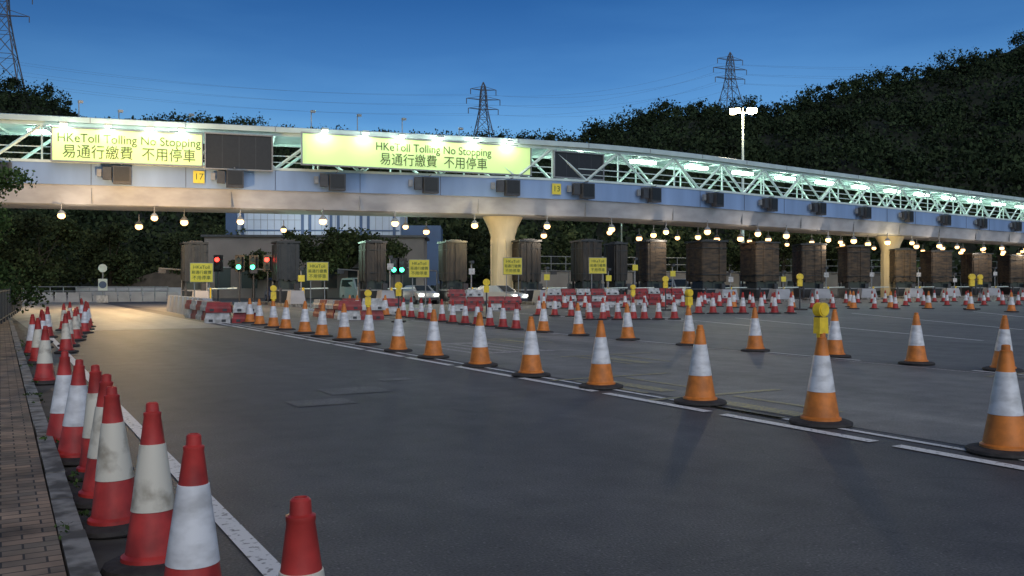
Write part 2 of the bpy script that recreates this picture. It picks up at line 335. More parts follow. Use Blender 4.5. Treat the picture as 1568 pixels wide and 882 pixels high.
# ------------------------------------------------------------------ footbridge gantry
ctrl=[(-60,51),(-46,55.2),(-34,58.8),(-15.5,64.35),(-6,67.2),(2,69.7),(8.5,72.6),(16,77.3),(25.4,84.5),(38,94),(52,105),(67,116.5),(85,130),(104,144),(125,159)]
def catmull(P,n=12):
    out=[]
    for i in range(1,len(P)-2):
        p0,p1,p2,p3=[Vector(a) for a in P[i-1:i+3]]
        for j in range(n):
            t=j/n; out.append(0.5*((2*p1)+(p2-p0)*t+(2*p0-5*p1+4*p2-p3)*t*t+(3*p1-p0-3*p2+p3)*t**3))
    return out
cp=catmull(ctrl,20)
cum=[0]
for a,b_ in zip(cp,cp[1:]): cum.append(cum[-1]+(b_-a).length)
LEN=cum[-1]
def at(s):
    s=max(0,min(LEN-1e-3,s)); i=max(0,min(len(cum)-2,int(np.searchsorted(cum,s))-1)); f=(s-cum[i])/(cum[i+1]-cum[i])
    p=cp[i].lerp(cp[i+1],f); d=(cp[min(i+2,len(cp)-1)]-cp[max(0,i-1)]).normalized()
    return p,d,Vector((-d.y,d.x))
def s_of_x(x):
    lo,hi=0,LEN
    for _ in range(40):
        m_=(lo+hi)/2
        if at(m_)[0].x<x: lo=m_
        else: hi=m_
    return lo
def G(s,off,z): p,d,n=at(s); return (p.x+n.x*off,p.y+n.y*off,z)
def ang(s): d=at(s)[1]; return math.atan2(d.y,d.x)
NST=int(LEN/3.0); ST=[LEN*i/NST for i in range(NST+1)]
gb=bpy.data.objects.new('footbridge_gantry',None); COL.objects.link(gb)
def extr(b,sec,k,s0=0,s1=LEN,step=1.5):
    n=max(2,int((s1-s0)/step)+1); m_=len(sec); vs=[]
    for i in range(n):
        s=s0+(s1-s0)*i/(n-1)
        for o,z in sec: vs.append(G(s,o,z))
    fs=[(i*m_+j,(i+1)*m_+j,(i+1)*m_+(j+1)%m_,i*m_+(j+1)%m_) for i in range(n-1) for j in range(m_)]
    fs+=[tuple(range(m_)),tuple(range((n-1)*m_,n*m_))[::-1]]
    b.add(vs,fs,k)
def rect(o0,o1,z0,z1): return [(o0,z0),(o0,z1),(o1,z1),(o1,z0)]
d=MB(); extr(d,[(0.0,8.3),(0.25,7.0),(0.5,6.93),(4.3,6.93),(4.55,7.0),(4.8,8.3)],'conc')
for i in range(0,NST,3):
    s=ST[i]; d.box(G(s,0.1,7.65),(0.04,0.12,1.25),'grey',ang(s))
d.obj('deck_beam',parent=gb)
d=MB(); extr(d,rect(-0.16,-0.01,8.28,9.72),'blue'); extr(d,rect(4.81,4.95,8.28,9.72),'blue')
for i in range(0,NST,2):
    s=ST[i]; d.box(G(s,-0.17,9.0),(0.03,0.03,1.42),'dgrey',ang(s))
d.obj('fascia',parent=gb)
d=MB(); extr(d,rect(-0.02,4.8,8.31,8.42),'conc'); d.obj('deck_floor',parent=gb)
d=MB()
extr(d,rect(-0.22,0.02,9.725,9.9),'wsteel'); extr(d,rect(4.78,5.0,9.725,9.9),'wsteel')
extr(d,rect(-0.18,0.06,12.2,12.42),'wsteel'); extr(d,rect(4.74,4.98,12.2,12.42),'wsteel')
extr(d,rect(-0.02,0.04,10.75,10.82),'wsteel'); extr(d,rect(-0.02,0.04,10.3,10.35),'wsteel')
for i in range(NST):
    a,b_=ST[i],ST[i+1]
    for o in (-0.06,4.86):
        if i%2==0: d.beam(G(a,o,9.85),G(b_,o,12.25),0.16,'wsteel')
        else: d.beam(G(a,o,12.25),G(b_,o,9.85),0.16,'wsteel')
        if i%2==1: d.beam(G(a,o,9.85),G(a,o,12.25),0.1,'wsteel')
    d.beam(G(a,0,12.3),G(a,4.8,12.3),0.12,'wsteel')
d.obj('truss',parent=gb)
d=MB()
extr(d,[(-0.45,12.43),(-0.45,12.78),(-0.3,12.84),(5.1,12.84),(5.25,12.78),(5.25,12.43)],'roof')
for i in range(0,NST+1,2): d.box(G(ST[i],-0.46,12.62),(0.05,0.03,0.33),'grey',ang(ST[i]))
d.obj('roof',parent=gb)
d=MB(); s=2.0; tl=[]
while s<LEN:
    d.box(G(s,1.6,12.0),(2.5,0.55,0.2),'tube',ang(s)); d.box(G(s,1.6,12.15),(2.7,0.7,0.08),'wsteel',ang(s))
    tl.append(s); s+=6.6
d.obj('roof_lighting',parent=gb)
for i,s in enumerate(tl):
    if i%2==0 or s>75: plight(G(s,1.8,11.5),360 if s<75 else 220,(0.66,1.0,0.82),0.3,gb)
def pier(x,nm,w=1.9):
    s=s_of_x(x); p=G(s,2.4,0); b=MB(); n=20
    prof=[(w/2,0.0),(w/2,4.9),(w/2*1.06,5.4),(w/2*1.3,6.1),(w/2*1.75,6.93)]
    b.lathe(prof,'conc_w',n,(0,0,0),0.75)
    for k in range(8):
        t=2*math.pi*k/8; b.beam((w/2*1.0*math.cos(t),w/2*1.0*math.sin(t)*0.75,0),(w/2*1.0*math.cos(t),w/2*math.sin(t)*0.75,5.2),0.12,'conc_w')
    b.obj(nm,(p[0],p[1],0),ang(s),True)
    return p
for x in (0.0,44.5,-49): 
    p=pier(x,'bridge_pier',2.2 if x>30 else 1.9)
    plight((p[0]-1.5,p[1]-5,5.2),330 if x<30 else 450,(1.0,0.78,0.40),0.3,gb)
lanes=[-34,-27,-20,-13.2,-6.6,-0.5,5.4,11.2,17.4,23.6,29.8,36.2,43,49.8,57,64.5,72,80]
for i,x in enumerate(lanes):
    s=s_of_x(x); a=ang(s); b=MB()
    b.box((0.32,-0.35,0),(1.15,0.5,1.2),'dgrey',0.1); b.box((0.32,-0.62,0.05),(0.95,0.06,0.95),'black',0.1)
    b.box((-0.62,-0.25,0.1),(0.55,0.4,0.85),'dgrey'); b.box((-1.15,-0.1,0.15),(0.3,0.2,0.5),'grey')
    b.beam((0.3,0,0.75),(0.3,-0.6,0.75),0.08,'grey'); b.beam((-0.9,-0.05,0.62),(0.9,-0.1,0.62),0.06,'grey')
    p=G(s,-0.35,8.95); b.obj('lane_control_signal',p,a)
    s2=s_of_x(x-2.0); pp=G(s2,-0.3,9.05)
    if i in (2,6):
        e=bpy.data.objects.new('lane_number_sign',None); COL.objects.link(e); e.location=pp; e.rotation_euler=(0,0,ang(s2))
        q=MB(); q.box((0,0,0),(0.75,0.06,0.85),'ysign'); q.beam((0,0.05,0),(0,0.2,0),0.08,'grey'); q.obj('plate',parent=e)
        text({2:'17',6:'13'}[i],0.62,(0,-0.035,0),0,'ink',e)
hl=MB(); hl.cyl((0,0,0.42),(0,0,0.9),0.035,'grey'); hl.lathe([(0.05,0.47),(0.12,0.42),(0.24,0.26),(0.26,0.2)],'grey',12); hl.ball((0,0,0.08),0.235,'lampw',12,0.85)
hlm=hl.mesh('hanging_lamp')
s=6; i=0
while s<LEN-2:
    for off,z,dx in ((-0.7,5.95,0),(2.2,5.85,1.3),(5.6,5.75,2.6)):
        if off>5 and i%2 and s<60: continue
        if off==2.2 and s<62 and i%3!=0: continue
        p=G(s+dx+random.uniform(-.9,.9),off,z+random.uniform(-.15,.1)); place('hanging_lamp',hlm,p,0,sc=random.uniform(0.9,1.2) if s<60 else random.uniform(0.95,1.3))
        if off<0:
            br2=MB(); br2.beam((0,0,0),(0,1.2,0.0),0.05,'grey'); br2.obj('bracket',(p[0],p[1],p[2]+0.93),ang(s),parent=gb)
    if i%2==0: plight(G(s,-1.3,5.3),190,(1.0,0.84,0.66),0.2,gb)
    s+=5.6; i+=1
for px_,h in [(-29.4,1.1),(-27,0.6),(-22.6,0.6),(-14.6,1.3),(-11.4,1.2),(-8.2,1.1),(-4,0.6)]:
    s=s_of_x(px_); b=MB(); b.cyl((0,0,0),(0,0,h),0.035,'grey'); b.box((0.12,-0.1,h),(0.3,0.22,0.16),'grey',0.4); b.obj('camera_mast',G(s,0.2,12.84),ang(s))
def board(nm,a,b_,z0,z1,k,lines,lights):
    a=Vector(a);b_=Vector(b_); c=(a+b_)/2; L_=(b_-a).length; an=math.atan2((b_-a).y,(b_-a).x)
    e=bpy.data.objects.new(nm,None); e.location=(c.x,c.y,(z0+z1)/2); e.rotation_euler=(0,0,an); COL.objects.link(e); h=z1-z0
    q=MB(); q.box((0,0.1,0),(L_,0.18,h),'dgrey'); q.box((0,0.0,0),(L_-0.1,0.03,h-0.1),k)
    for zz in (-h/2,h/2): q.box((0,0.0,zz),(L_+0.12,0.24,0.09),'grey')
    for xx in (-L_/2,L_/2): q.box((xx,0.0,0),(0.09,0.235,h-0.1),'grey')
    if k!='sign':
        for i in range(1,4): q.box((-L_/2+L_*i/4,-0.018,0),(0.03,0.01,h-0.2),'dgrey')
    for i in range(4):
        xx=-L_/2+L_*(i+0.5)/4; q.beam((xx,0.2,h*0.3),(xx,1.6,h*0.3),0.1,'grey'); q.beam((xx,0.2,-h*0.3),(xx,1.6,-h*0.3),0.1,'grey')
    q.obj('panel',parent=e)
    for (tx,sz,x,z,sx_) in lines: text(tx,sz,(x,-0.035,z),0,'ink',e,sx=sx_)
    for x in lights:
        q=MB(); q.beam((x,0.1,h/2),(x,-0.75,h/2+0.25),0.05,'grey'); q.box((x,-0.8,h/2+0.2),(0.45,0.28,0.16),'wsteel'); q.box((x,-0.78,h/2+0.08),(0.4,0.24,0.06),'floodg'); q.obj('flood_lamp',parent=e)
        plight((x,-0.6,h/2-0.0),75,(0.90,1.0,0.84),0.12,e)
    return e
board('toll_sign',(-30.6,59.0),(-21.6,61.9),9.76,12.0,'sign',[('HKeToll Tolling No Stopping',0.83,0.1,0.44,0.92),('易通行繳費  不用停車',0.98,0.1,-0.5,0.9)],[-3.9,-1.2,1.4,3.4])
board('message_display',(-21.4,61.9),(-17.1,63.3),9.62,12.1,'black',[],[])
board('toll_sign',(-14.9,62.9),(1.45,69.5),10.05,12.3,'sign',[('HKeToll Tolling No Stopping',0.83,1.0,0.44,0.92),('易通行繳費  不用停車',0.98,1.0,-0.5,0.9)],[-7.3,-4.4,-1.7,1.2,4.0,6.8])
board('message_display',(3.3,70.0),(7.4,72.1),10.0,12.05,'black',[],[])

# ------------------------------------------------------------------ toll booths on islands
def booth(x,h,k,sc=1.0,rz=0.4,narrow=1.0):
    s=s_of_x(x); p=G(s,1.2,0); b=MB(); w,l=1.45*sc*narrow,2.1*sc
    b.box((0,0,0.62),(w*0.96,l*0.96,0.85),'bdark'); b.box((0,0,1.1),(w*1.02,l*1.02,0.1),'grey')
    b.box((0,-l*0.1,1.65),(w*0.9,l*0.7,1.0),'glass')
    for sx_ in(-1,1):
        for sy in(-1,1): b.box((sx_*w*0.45,sy*l*0.45,1.6),(0.12,0.12,1.0),'bdark')
    n=7
    for side in range(4):
        L_=w if side%2==0 else l; D=l if side%2==0 else w
        for i in range(n):
            u=-L_/2+L_*(i+0.5)/n; dep=D/2+random.uniform(-0.02,0.08)
            cx,cy=(u,-dep) if side==0 else (dep,u) if side==1 else (u,dep) if side==2 else (-dep,u)
            hh=h-1.9+random.uniform(-.15,.1)
            sz=(L_/n*1.05,0.1+random.uniform(0,.03),hh) if side%2==0 else (0.1+random.uniform(0,.03),L_/n*1.05,hh)
            b.box((cx,cy,1.9+(h-1.9)/2-0.05-random.uniform(0,.12)),sz,k,random.uniform(-.06,.06))
    b.box((0,0,(h+1.9)/2),(w*0.97,l*0.97,h-1.95),k)
    b.box((0,0,h),(w*1.18,l*1.12,0.14),'bdark'); b.box((0.1,0,h+0.12),(w*0.6,l*0.6,0.12),'dgrey')
    for zz in (2.4,h-0.6): b.box((0,0,zz),(w*1.13,l*1.1,0.05),'bdark')
    b.box((0,0.5,0.1),(w*1.45,11,0.2),'kerb'); b.box((0,-5.3,0.1),(w*1.05,0.6,0.2),'kerb')
    b.box((0,-3.8,0.65),(w*0.75,1.6,0.9),'conc',top=0.8)
    b.cyl((w*0.55,-2.4,0.2),(w*0.55,-2.4,1.3),0.09,'yel'); b.cyl((-w*0.55,-2.4,0.2),(-w*0.55,-2.4,1.3),0.09,'dgrey')
    b.box((w*0.3,-1.9,0.9),(0.35,0.35,1.4),'dgrey'); b.beam((w*0.3,-2.0,1.2),(w*0.3+2.2,-2.2,1.25),0.07,'wsteel')
    q=random.uniform(2.6,3.6); b.cyl((w*0.35,-3.1,0.2),(w*0.35,-3.1,q),0.05,'grey'); b.box((w*0.35,-3.2,q),(0.25,0.4,0.2),'dgrey'); b.box((w*0.35,-3.2,q-0.7),(0.45,0.05,0.45),'bwhite' if random.random()<.5 else 'ysign')
    b.beam((-w*0.4,2.2,0.2),(-w*0.4,2.2,2.6),0.09,'grey'); b.beam((-w*0.4,2.2,2.6),(-w*0.4-1.6,2.2,2.7),0.07,'grey'); b.box((-w*0.4-1.4,2.1,2.5),(0.5,0.2,0.3),'dgrey')
    b.box((0,2.9,0.9),(0.7,0.6,1.4),'grey')
    b.obj('toll_booth',(p[0],p[1],0),rz)
bl=[(-22.4,4.45,'bdark'),(-16.3,4.6,'bdark'),(-10.2,4.7,'tarp'),(-4.3,4.8,'tarp'),(1.45,4.95,'tarp'),(6.6,5.05,'tarp'),(9.2,4.9,'tarp'),(12.5,5.2,'ply'),(18.2,5.35,'ply'),(24.3,5.45,'ply'),(30.6,5.5,'ply'),(37,5.5,'ply'),(44.5,5.4,'ply'),(51,5.4,'ply'),(59,5.3,'ply'),(67,5.3,'ply'),(75,5.3,'ply')]
for i,(x,h,k) in enumerate(bl):
    booth(x,h,k,1.0 if i<4 else (1.1 if i<8 else 1.5),rad(26-i*1.5 if i<10 else -2),0.6 if x==9.2 else 1)
def ysign(x,y,z,s=1.0):
    e=bpy.data.objects.new('lane_notice_sign',None); e.location=(x,y,0); e.rotation_euler=(0,0,0.2); COL.objects.link(e)
    q=MB(); q.box((0,0,z),(1.2*s,0.05,1.05*s),'ysign'); q.box((0,0.03,z),(1.26*s,0.04,1.11*s),'grey')
    q.cyl((-0.4,0.08,0),(-0.4,0.08,z+0.4),0.03,'grey'); q.cyl((0.4,0.08,0),(0.4,0.08,z+0.4),0.03,'grey'); q.box((0,0.1,0.05),(1.2,0.6,0.1),'conc'); q.obj('panel',parent=e)
    text('HKeToll',0.26*s,(0,-0.03,z+0.3),0,'ink',e); text('易通行繳費',0.22*s,(0,-0.03,z),0,'ink',e); text('不用停車',0.25*s,(0,-0.03,z-0.3),0,'ink',e)
for a in [(-17.5,50,2.2),(-11.4,52,2.3),(-5.65,54,2.5),(0.04,57,2.7),(5.8,60,2.8)]: ysign(*a)
def barrier(x0,y0,n,rz,rows=3,seed=0):
    b=MB()
    for r in range(rows):
        for i in range(n):
            k='bred' if ((i//1+r+seed)%3) else 'bwhite'
            if seed%2: k='bred' if (i+r)%2 else 'bwhite'
            cx=i*1.02+random.uniform(-.03,.03)+(0.0 if r%2==0 else 0.05); z=r*0.42; yy=random.uniform(-.03,.03)
            b.box((cx,yy,z+0.08),(1.0,0.46,0.16),k); b.box((cx,yy,z+0.2),(1.0,0.46,0.08),k,top=0.92); b.box((cx,yy,z+0.32),(0.96,0.36,0.17),k,top=0.93)
            for dx in(-0.25,0.25): b.box((cx+dx,yy-0.235,z+0.1),(0.16,0.02,0.1),'dgrey')
    b.obj('water_barrier',(x0,y0,0.0),rz)
barrier(-11.7,35.4,2,0.1,2,1); barrier(-12.4,37,5,rad(122),2,1)
barrier(-7.1,38.6,2,0.15,2,1); barrier(-7.6,39.6,4,rad(120),2,1); barrier(-3.2,51,2,0.25,3,0); barrier(-1.0,52.5,2,0.2,2,0)
barrier(2.7,58,5,0.3,3,1); barrier(9.6,66,4,0.4,3,0); barrier(5.9,62,3,0.3,2,1); barrier(-8.2,45,3,0.2,2,1); barrier(15.6,72,3,0.4,2,0)
cb=MB()
for i in range(8): cb.box((i*1.6,0,0.45),(1.5,0.55,0.9),'conc',top=0.75)
cb.obj('concrete_barrier',(-14.0,40.5,0),rad(118)); 
def signal(x,y,z,red=True):
    b=MB(); b.cyl((0,0.1,0),(0,0.1,z+0.4),0.06,'dgrey'); b.box((0,0,z),(0.42,0.3,1.0),'black'); b.box((0,0.16,z),(0.7,0.03,1.25),'black')
    for j,dz in enumerate((0.27,-0.27)):
        on=(j==0)==red; b.cyl((0,-0.16,z+dz),(0,-0.19,z+dz),0.17,('rl' if j==0 else 'gl') if on else 'glass',n=14); b.cyl((0,-0.17,z+dz+0.19),(0,-0.4,z+dz+0.17),0.04,'black')
    b.obj('traffic_signal',(x,y,0))
for a in [(-21.9,66,3.1,True),(-20.3,66,3.1,False),(-19.4,66.5,3.1,False),(-18.2,66,3.1,True),(-8.9,67,2.9,False),(-8.3,67,2.9,False)]: signal(*a)

# ------------------------------------------------------------------ cars and vans
def vehicle(nm,x,y,rz,k,van=False):
    b=MB(); W_=0.88
    if van: prof=[(-2.3,0.35),(-2.35,0.9),(-2.3,1.2),(-2.2,1.9),(-2.0,2.05),(1.0,2.08),(1.75,1.25),(2.3,1.05),(2.4,0.6),(2.35,0.32)]
    else: prof=[(-2.1,0.35),(-2.15,0.75),(-2.0,0.98),(-1.45,1.02),(-0.95,1.42),(0.5,1.45),(1.15,1.0),(1.95,0.86),(2.12,0.6),(2.1,0.32)]
    n=len(prof); vs=[]; zb=1.3 if van else 1.1
    for sgn in(-1,1):
        for px_,pz in prof: vs.append((sgn*(W_ if pz<zb else W_*(0.88 if van else 0.78)),-px_,pz))
    fs=[(i,(i+1)%n,n+(i+1)%n,n+i) for i in range(n)]+[tuple(range(n)),tuple(range(n,2*n))[::-1]]
    b.add(vs,fs,k)
    if van:
        b.add([(-.68,2.29,1.3),(.68,2.29,1.3),(.64,2.235,1.85),(-.64,2.235,1.85)],[(0,1,2,3)],'glass'); b.add([(-.7,-1.72,1.32),(.7,-1.72,1.32),(.66,-1.1,2.0),(-.66,-1.1,2.0)],[(0,1,2,3)],'glass')
        for sg in(-1,1): b.add([(sg*.86,1.9,1.33),(sg*.86,-1.45,1.33),(sg*.80,-.95,1.9),(sg*.80,1.85,1.9)],[(0,1,2,3)],'glass')
    else:
        b.add([(-.62,1.46,1.06),(.62,1.46,1.06),(.56,1.0,1.40),(-.56,1.0,1.40)],[(0,1,2,3)],'glass'); b.add([(-.62,-1.17,1.04),(.62,-1.17,1.04),(.56,-.56,1.43),(-.56,-.56,1.43)],[(0,1,2,3)],'glass')
        for sg in(-1,1): b.add([(sg*.83,1.2,1.06),(sg*.83,-.95,1.06),(sg*.71,-.5,1.38),(sg*.71,.85,1.38)],[(0,1,2,3)],'glass')
    r_=2.33 if van else 2.13
    for sg in(-1,1):
        for yy in(-1.3,1.3): b.cyl((sg*.72,yy,0.32),(sg*.9,yy,0.32),0.32,'rubber',n=16); b.cyl((sg*.9,yy,0.32),(sg*.91,yy,0.32),0.19,'grey',n=12)
        b.box((sg*.68,r_+.03,.86),(.3,.05,.2),'rl'); b.box((sg*.62,-r_-.05,.72),(.34,.06,.16),'headl')
    b.box((0,r_+.03,.5),(1.6,.08,.2),'dgrey'); b.box((0,-r_-.04,.42),(1.6,.08,.18),'dgrey')
    b.obj(nm,(x,y,0.01),rz)
M['carw']=mat('car_paint_silver',(0.42,0.45,0.46),0.25,0.3); M['carb']=mat('car_paint_blue',(0.04,0.08,0.25),0.25); M['card']=mat('car_paint_dark',(0.03,0.03,0.035),0.2)
vehicle('car',-1.1,64,0.9,'carw'); vehicle('car',1.4,72,3.6,'card'); vehicle('van',-18.6,72,0.45,'carb',True); vehicle('car',-20.5,78,3.6,'card')
vehicle('van',-13.2,76,0.5,'carw',True); vehicle('car',-7.4,70,0.5,'carw'); vehicle('car',-6.5,80,3.5,'card'); vehicle('van',16.5,90,0.3,'carw',True); vehicle('car',23,97,3.2,'card'); vehicle('van',34,104,0.2,'carw',True)
plight((-18,74,5),500,(0.6,1.0,0.75),0.3,gb); plight((-9,76,5),350,(0.6,1.0,0.75),0.3,gb)
plight((-23.5,54,5.9),4200,(1.0,0.62,0.27),0.3,gb); plight((-18,44,6.2),350,(0.75,1.0,0.72),0.3,gb)

# ------------------------------------------------------------------ buildings behind
M['bwall']=mat('cladding_pale',(0.50,0.56,0.64),0.6,var=0.15,scale=0.4); M['bblue']=mat('cladding_blue',(0.07,0.12,0.22),0.6,var=0.2,scale=0.4); M['bwarm']=mat('render_beige',(0.22,0.195,0.18),0.8,var=0.3,scale=0.3)
b=MB(); b.box((0,0,6.5),(20,14,13),'bwall')
for xx in (-9.3,-2.0,-1.1,1.5,2.4,5.2,6.1,9.3): b.box((xx,-7.05,8),(0.34,0.14,9.4),'bblue')
for zz in (4.2,8.2): b.box((0,-7.03,zz),(19.9,0.09,0.16),'bblue')
for i in range(24): b.box((-9.6+i*0.83,-7.01,8),(0.05,0.05,9.3),'grey')
for zz in (5.5,6.8,9.5): b.box((-5.6,-7.012,zz),(6.8,0.04,0.05),'grey')
b.box((-10.6,-1,6.8),(1.3,13,13.6),'bblue'); b.box((0,0,13.1),(20.6,14.6,0.3),'grey'); b.box((12.5,0,4.5),(5,10,9),'bblue')
b.obj('admin_building',(-24.3,117,0),0.05)
plight((-26,104,9.5),500,(0.85,0.95,1.0),0.4,gb)
b=MB(); b.box((0,0,3.4),(24,8,6.8),'bwarm'); b.box((0,0,6.85),(24.6,8.6,0.25),'dgrey')
for i in range(8): b.box((-10+i*2.9,-4.03,2.2),(1.7,0.08,2.2),'glass'); b.box((-10+i*2.9,-4.06,3.4),(1.9,0.12,0.12),'grey')
b.obj('service_building',(-22,102,0),0.05)
b=MB(); M['slope']=mat('slope_shotcrete',(0.085,0.068,0.05),0.9,var=0.5,scale=0.8,bump=0.6)
for i in range(8): b.add([(i*1.6,0,0),(i*1.6+1.6,0,0),(i*1.6+1.6,3.0,1.0+(i+1)*0.45),(i*1.6,3.0,1.0+i*0.45)],[(0,1,2,3)],'slope')
b.box((6.4,-0.2,0.6),(14,0.3,1.2),'conc'); b.obj('retaining_slope',(-45.5,94,0),0.1)
b=MB()
for i in range(24):
    b.beam((i*1.2,0,0),(i*1.2,0,1.3),0.07,'grey')
for zz in(0.5,0.9,1.3): b.beam((0,0,zz),(27.6,0,zz),0.06,'grey')
b.obj('metal_railing',(-60,82,0),0.06)
b=MB()
for i in range(40): b.beam((i*2,0,3.0),(i*2,0,5.0),0.07,'grey')
for zz in(3.2,4.1,5.0): b.beam((0,0,zz),(78,0,zz),0.07,'grey')
b.box((39,0.5,1.55),(80,0.6,3.1),'bwarm'); b.obj('viaduct_wall',(3,110,0),0.35)
b=MB(); b.cyl((0,0,0),(0,0,3.2),0.05,'grey'); b.cyl((0,-.05,2.9),(0,-.1,2.9),0.35,'wsteel',n=20); b.box((0,0,1.5),(0.7,0.12,1.0),'wsteel'); b.cyl((0,-.07,1.5),(0,-.09,1.5),0.3,'bblue',n=18); b.box((0,0,.3),(.9,.6,.6),'bwhite'); b.obj('traffic_sign',(-34.6,75,0),0.3)
b=MB(); b.cyl((0,0,0),(0,0,9.5),0.09,'wsteel',0.06); b.beam((0,0,9.4),(1.2,0,9.7),0.08,'wsteel'); b.box((1.4,0,9.7),(0.7,0.25,0.12),'lampw'); b.obj('street_lamp',(10.5,85,0))
b=MB()
for i in range(22):
    b.box((i*1.0,0,0.42),(0.97,0.35,0.84),'conc',top=0.85)
b.obj('road_barrier',(-50,72,0),0.35)

# ------------------------------------------------------------------ high mast
b=MB(); H=22.9; b.cyl((0,0,0),(0,0,H),0.24,'wsteel',0.12,n=10); b.beam((-1.5,0,H-.1),(1.5,0,H-.1),0.14,'grey')
b.cyl((0,0,H-.1),(0,0,H+.5),0.1,'grey')
for i,(x,y) in enumerate([(-1.35,-.2),(-.72,-.35),(.72,-.35),(1.35,-.2),(-1.1,.5),(1.1,.5)]):
    b.box((x,y,H+.14),(0.6,0.45,0.56),'grey',0,top=0.75); sg=-1 if y<0 else 1
    b.box((x,y+sg*.24,H+.08),(0.56,0.06,0.5),'lampm'); b.box((x,y,H-.17),(0.5,0.4,0.06),'lampm')
    b.beam((0,0,H-.1),(x,y,H-.2),0.06,'grey')
b.obj('high_mast_lamp',(28.6,110,0),-0.1); plight((28.6,108.6,H-0.6),2200,(1.0,0.84,0.55),0.8,gb); plight((28.8,113,H-0.4),4500,(1.0,0.84,0.50),0.8,gb)

# ------------------------------------------------------------------ hills
ridge_px=[(-300,150),(-100,128),(0,116),(50,123),(100,148),(135,178),(170,190),(240,184),(330,180),(380,184),(410,193),(520,205),(700,207),(800,209),(880,212),(905,192),(950,182),(1000,160),(1060,154),(1100,162),(1190,155),(1240,138),(1300,122),(1380,106),(1420,96),(1460,80),(1500,78),(1568,45),(1700,10),(2200,-40)]
RY=300.0
rx=np.array([(p-784)*RY/1358 for p,_ in ridge_px]); rzv=np.array([(435-q)*RY/1358+1.55 for _,q in ridge_px])
def hz(X,Y):
    H=np.interp(X,rx,rzv)-4.5
    r=np.clip((Y-128)/(RY-128),0,1); f=r**0.9
    f=np.where(Y>RY,1-np.clip((Y-RY)/250,0,1)*0.25,f)
    bump=(np.sin(X*0.09+Y*0.05)*np.sin(Y*0.07-X*0.03)*3.5+np.sin(X*0.31)*np.sin(Y*0.23)*1.0)*np.clip(r*3,0,1)*np.clip((RY-Y)/60,0,1)
    return H*f+bump
gx=np.arange(-330,420,4.0); gy=np.concatenate([np.arange(122,330,4.0),np.arange(330,700,20.0)])
XX,YY=np.meshgrid(gx,gy); ZZ=hz(XX,YY)+rng.normal(0,0.35,XX.shape)-0.2; ZZ[0,:]=-0.5
me=bpy.data.meshes.new('hill'); nx=len(gx); ny=len(gy)
idx=np.arange(nx*ny).reshape(ny,nx); F=np.stack([idx[:-1,:-1],idx[:-1,1:],idx[1:,1:],idx[1:,:-1]],-1).reshape(-1,4)
me.from_pydata(np.stack([XX,YY,ZZ],-1).reshape(-1,3).tolist(),[],F.tolist())
M['hillg']=mat('hill_scrub',(0.016,0.022,0.010),0.95,var=0.5,scale=0.35,bump=1.0); me.materials.append(M['hillg']); place('hill',me)
def leaves(name,centers,radii,cnt,size,k,squash=0.8,parent=None,shell=0.55):
    C=[];S=[]
    for c,r,n in zip(centers,radii,cnt):
        dv=rng.normal(size=(n,3)); dv/=np.linalg.norm(dv,axis=1)[:,None]
        rr=r*(shell+(1-shell)*rng.random(n))**1.0; lump=1+0.22*np.sin(dv[:,0]*5+c[0])*np.sin(dv[:,2]*6+c[1])
        C.append(np.array(c)+dv*(rr*lump)[:,None]*np.array([1,1,squash])); S.append(np.full(n,size)*rng.uniform(0.6,1.3,n))
    C=np.concatenate(C);S=np.concatenate(S);n=len(C)
    a=rng.normal(size=(n,3));a/=np.linalg.norm(a,axis=1)[:,None]; b_=np.cross(a,rng.normal(size=(n,3))); b_/=np.linalg.norm(b_,axis=1)[:,None]
    a*=S[:,None]/2; b_*=S[:,None]/2*0.7
    V=np.stack([C-a,C-b_*0.9,C+a,C+b_],1).reshape(-1,3)
    me=bpy.data.meshes.new(name); me.vertices.add(4*n); me.vertices.foreach_set('co',V.ravel())
    me.loops.add(4*n); me.loops.foreach_set('vertex_index',np.arange(4*n,dtype=np.int32))
    me.polygons.add(n); me.polygons.foreach_set('loop_start',np.arange(0,4*n,4,dtype=np.int32))
    me.update(calc_edges=True); me.validate(); me.materials.append(M[k]); return place(name,me,parent=parent)
n=600; cx=rng.uniform(-210,235,n); cy=rng.uniform(286,303,n); r=1.3+3.8*rng.random(n)**1.8
cz=hz(cx,cy)+rng.uniform(0.0,4.6,n)
leaves('ridge_trees',np.stack([cx,cy,cz],1),r,[130]*n,0.8,'leaf_hill',0.95,shell=0.3)
n=2400; cy=128+162*rng.random(n)**0.8; cx=rng.uniform(-1,1,n)*cy*0.72+10; r=rng.uniform(1.8,4.8,n); cz=hz(cx,cy)+rng.uniform(0,4.0,n)
leaves('hillside_trees',np.stack([cx,cy,cz],1),r,[78]*n,1.0,'leaf_hill',0.9,shell=0.6)
n=150; cx=rng.uniform(-95,110,n); cy=rng.uniform(119,129,n)+np.clip(cx-20,0,200)*0.5; r=rng.uniform(1.8,4.0,n); cz=rng.uniform(1.5,9,n)
leaves('tree_belt',np.stack([cx,cy,cz],1),r,[180]*n,0.7,'leaf_mid',0.9)

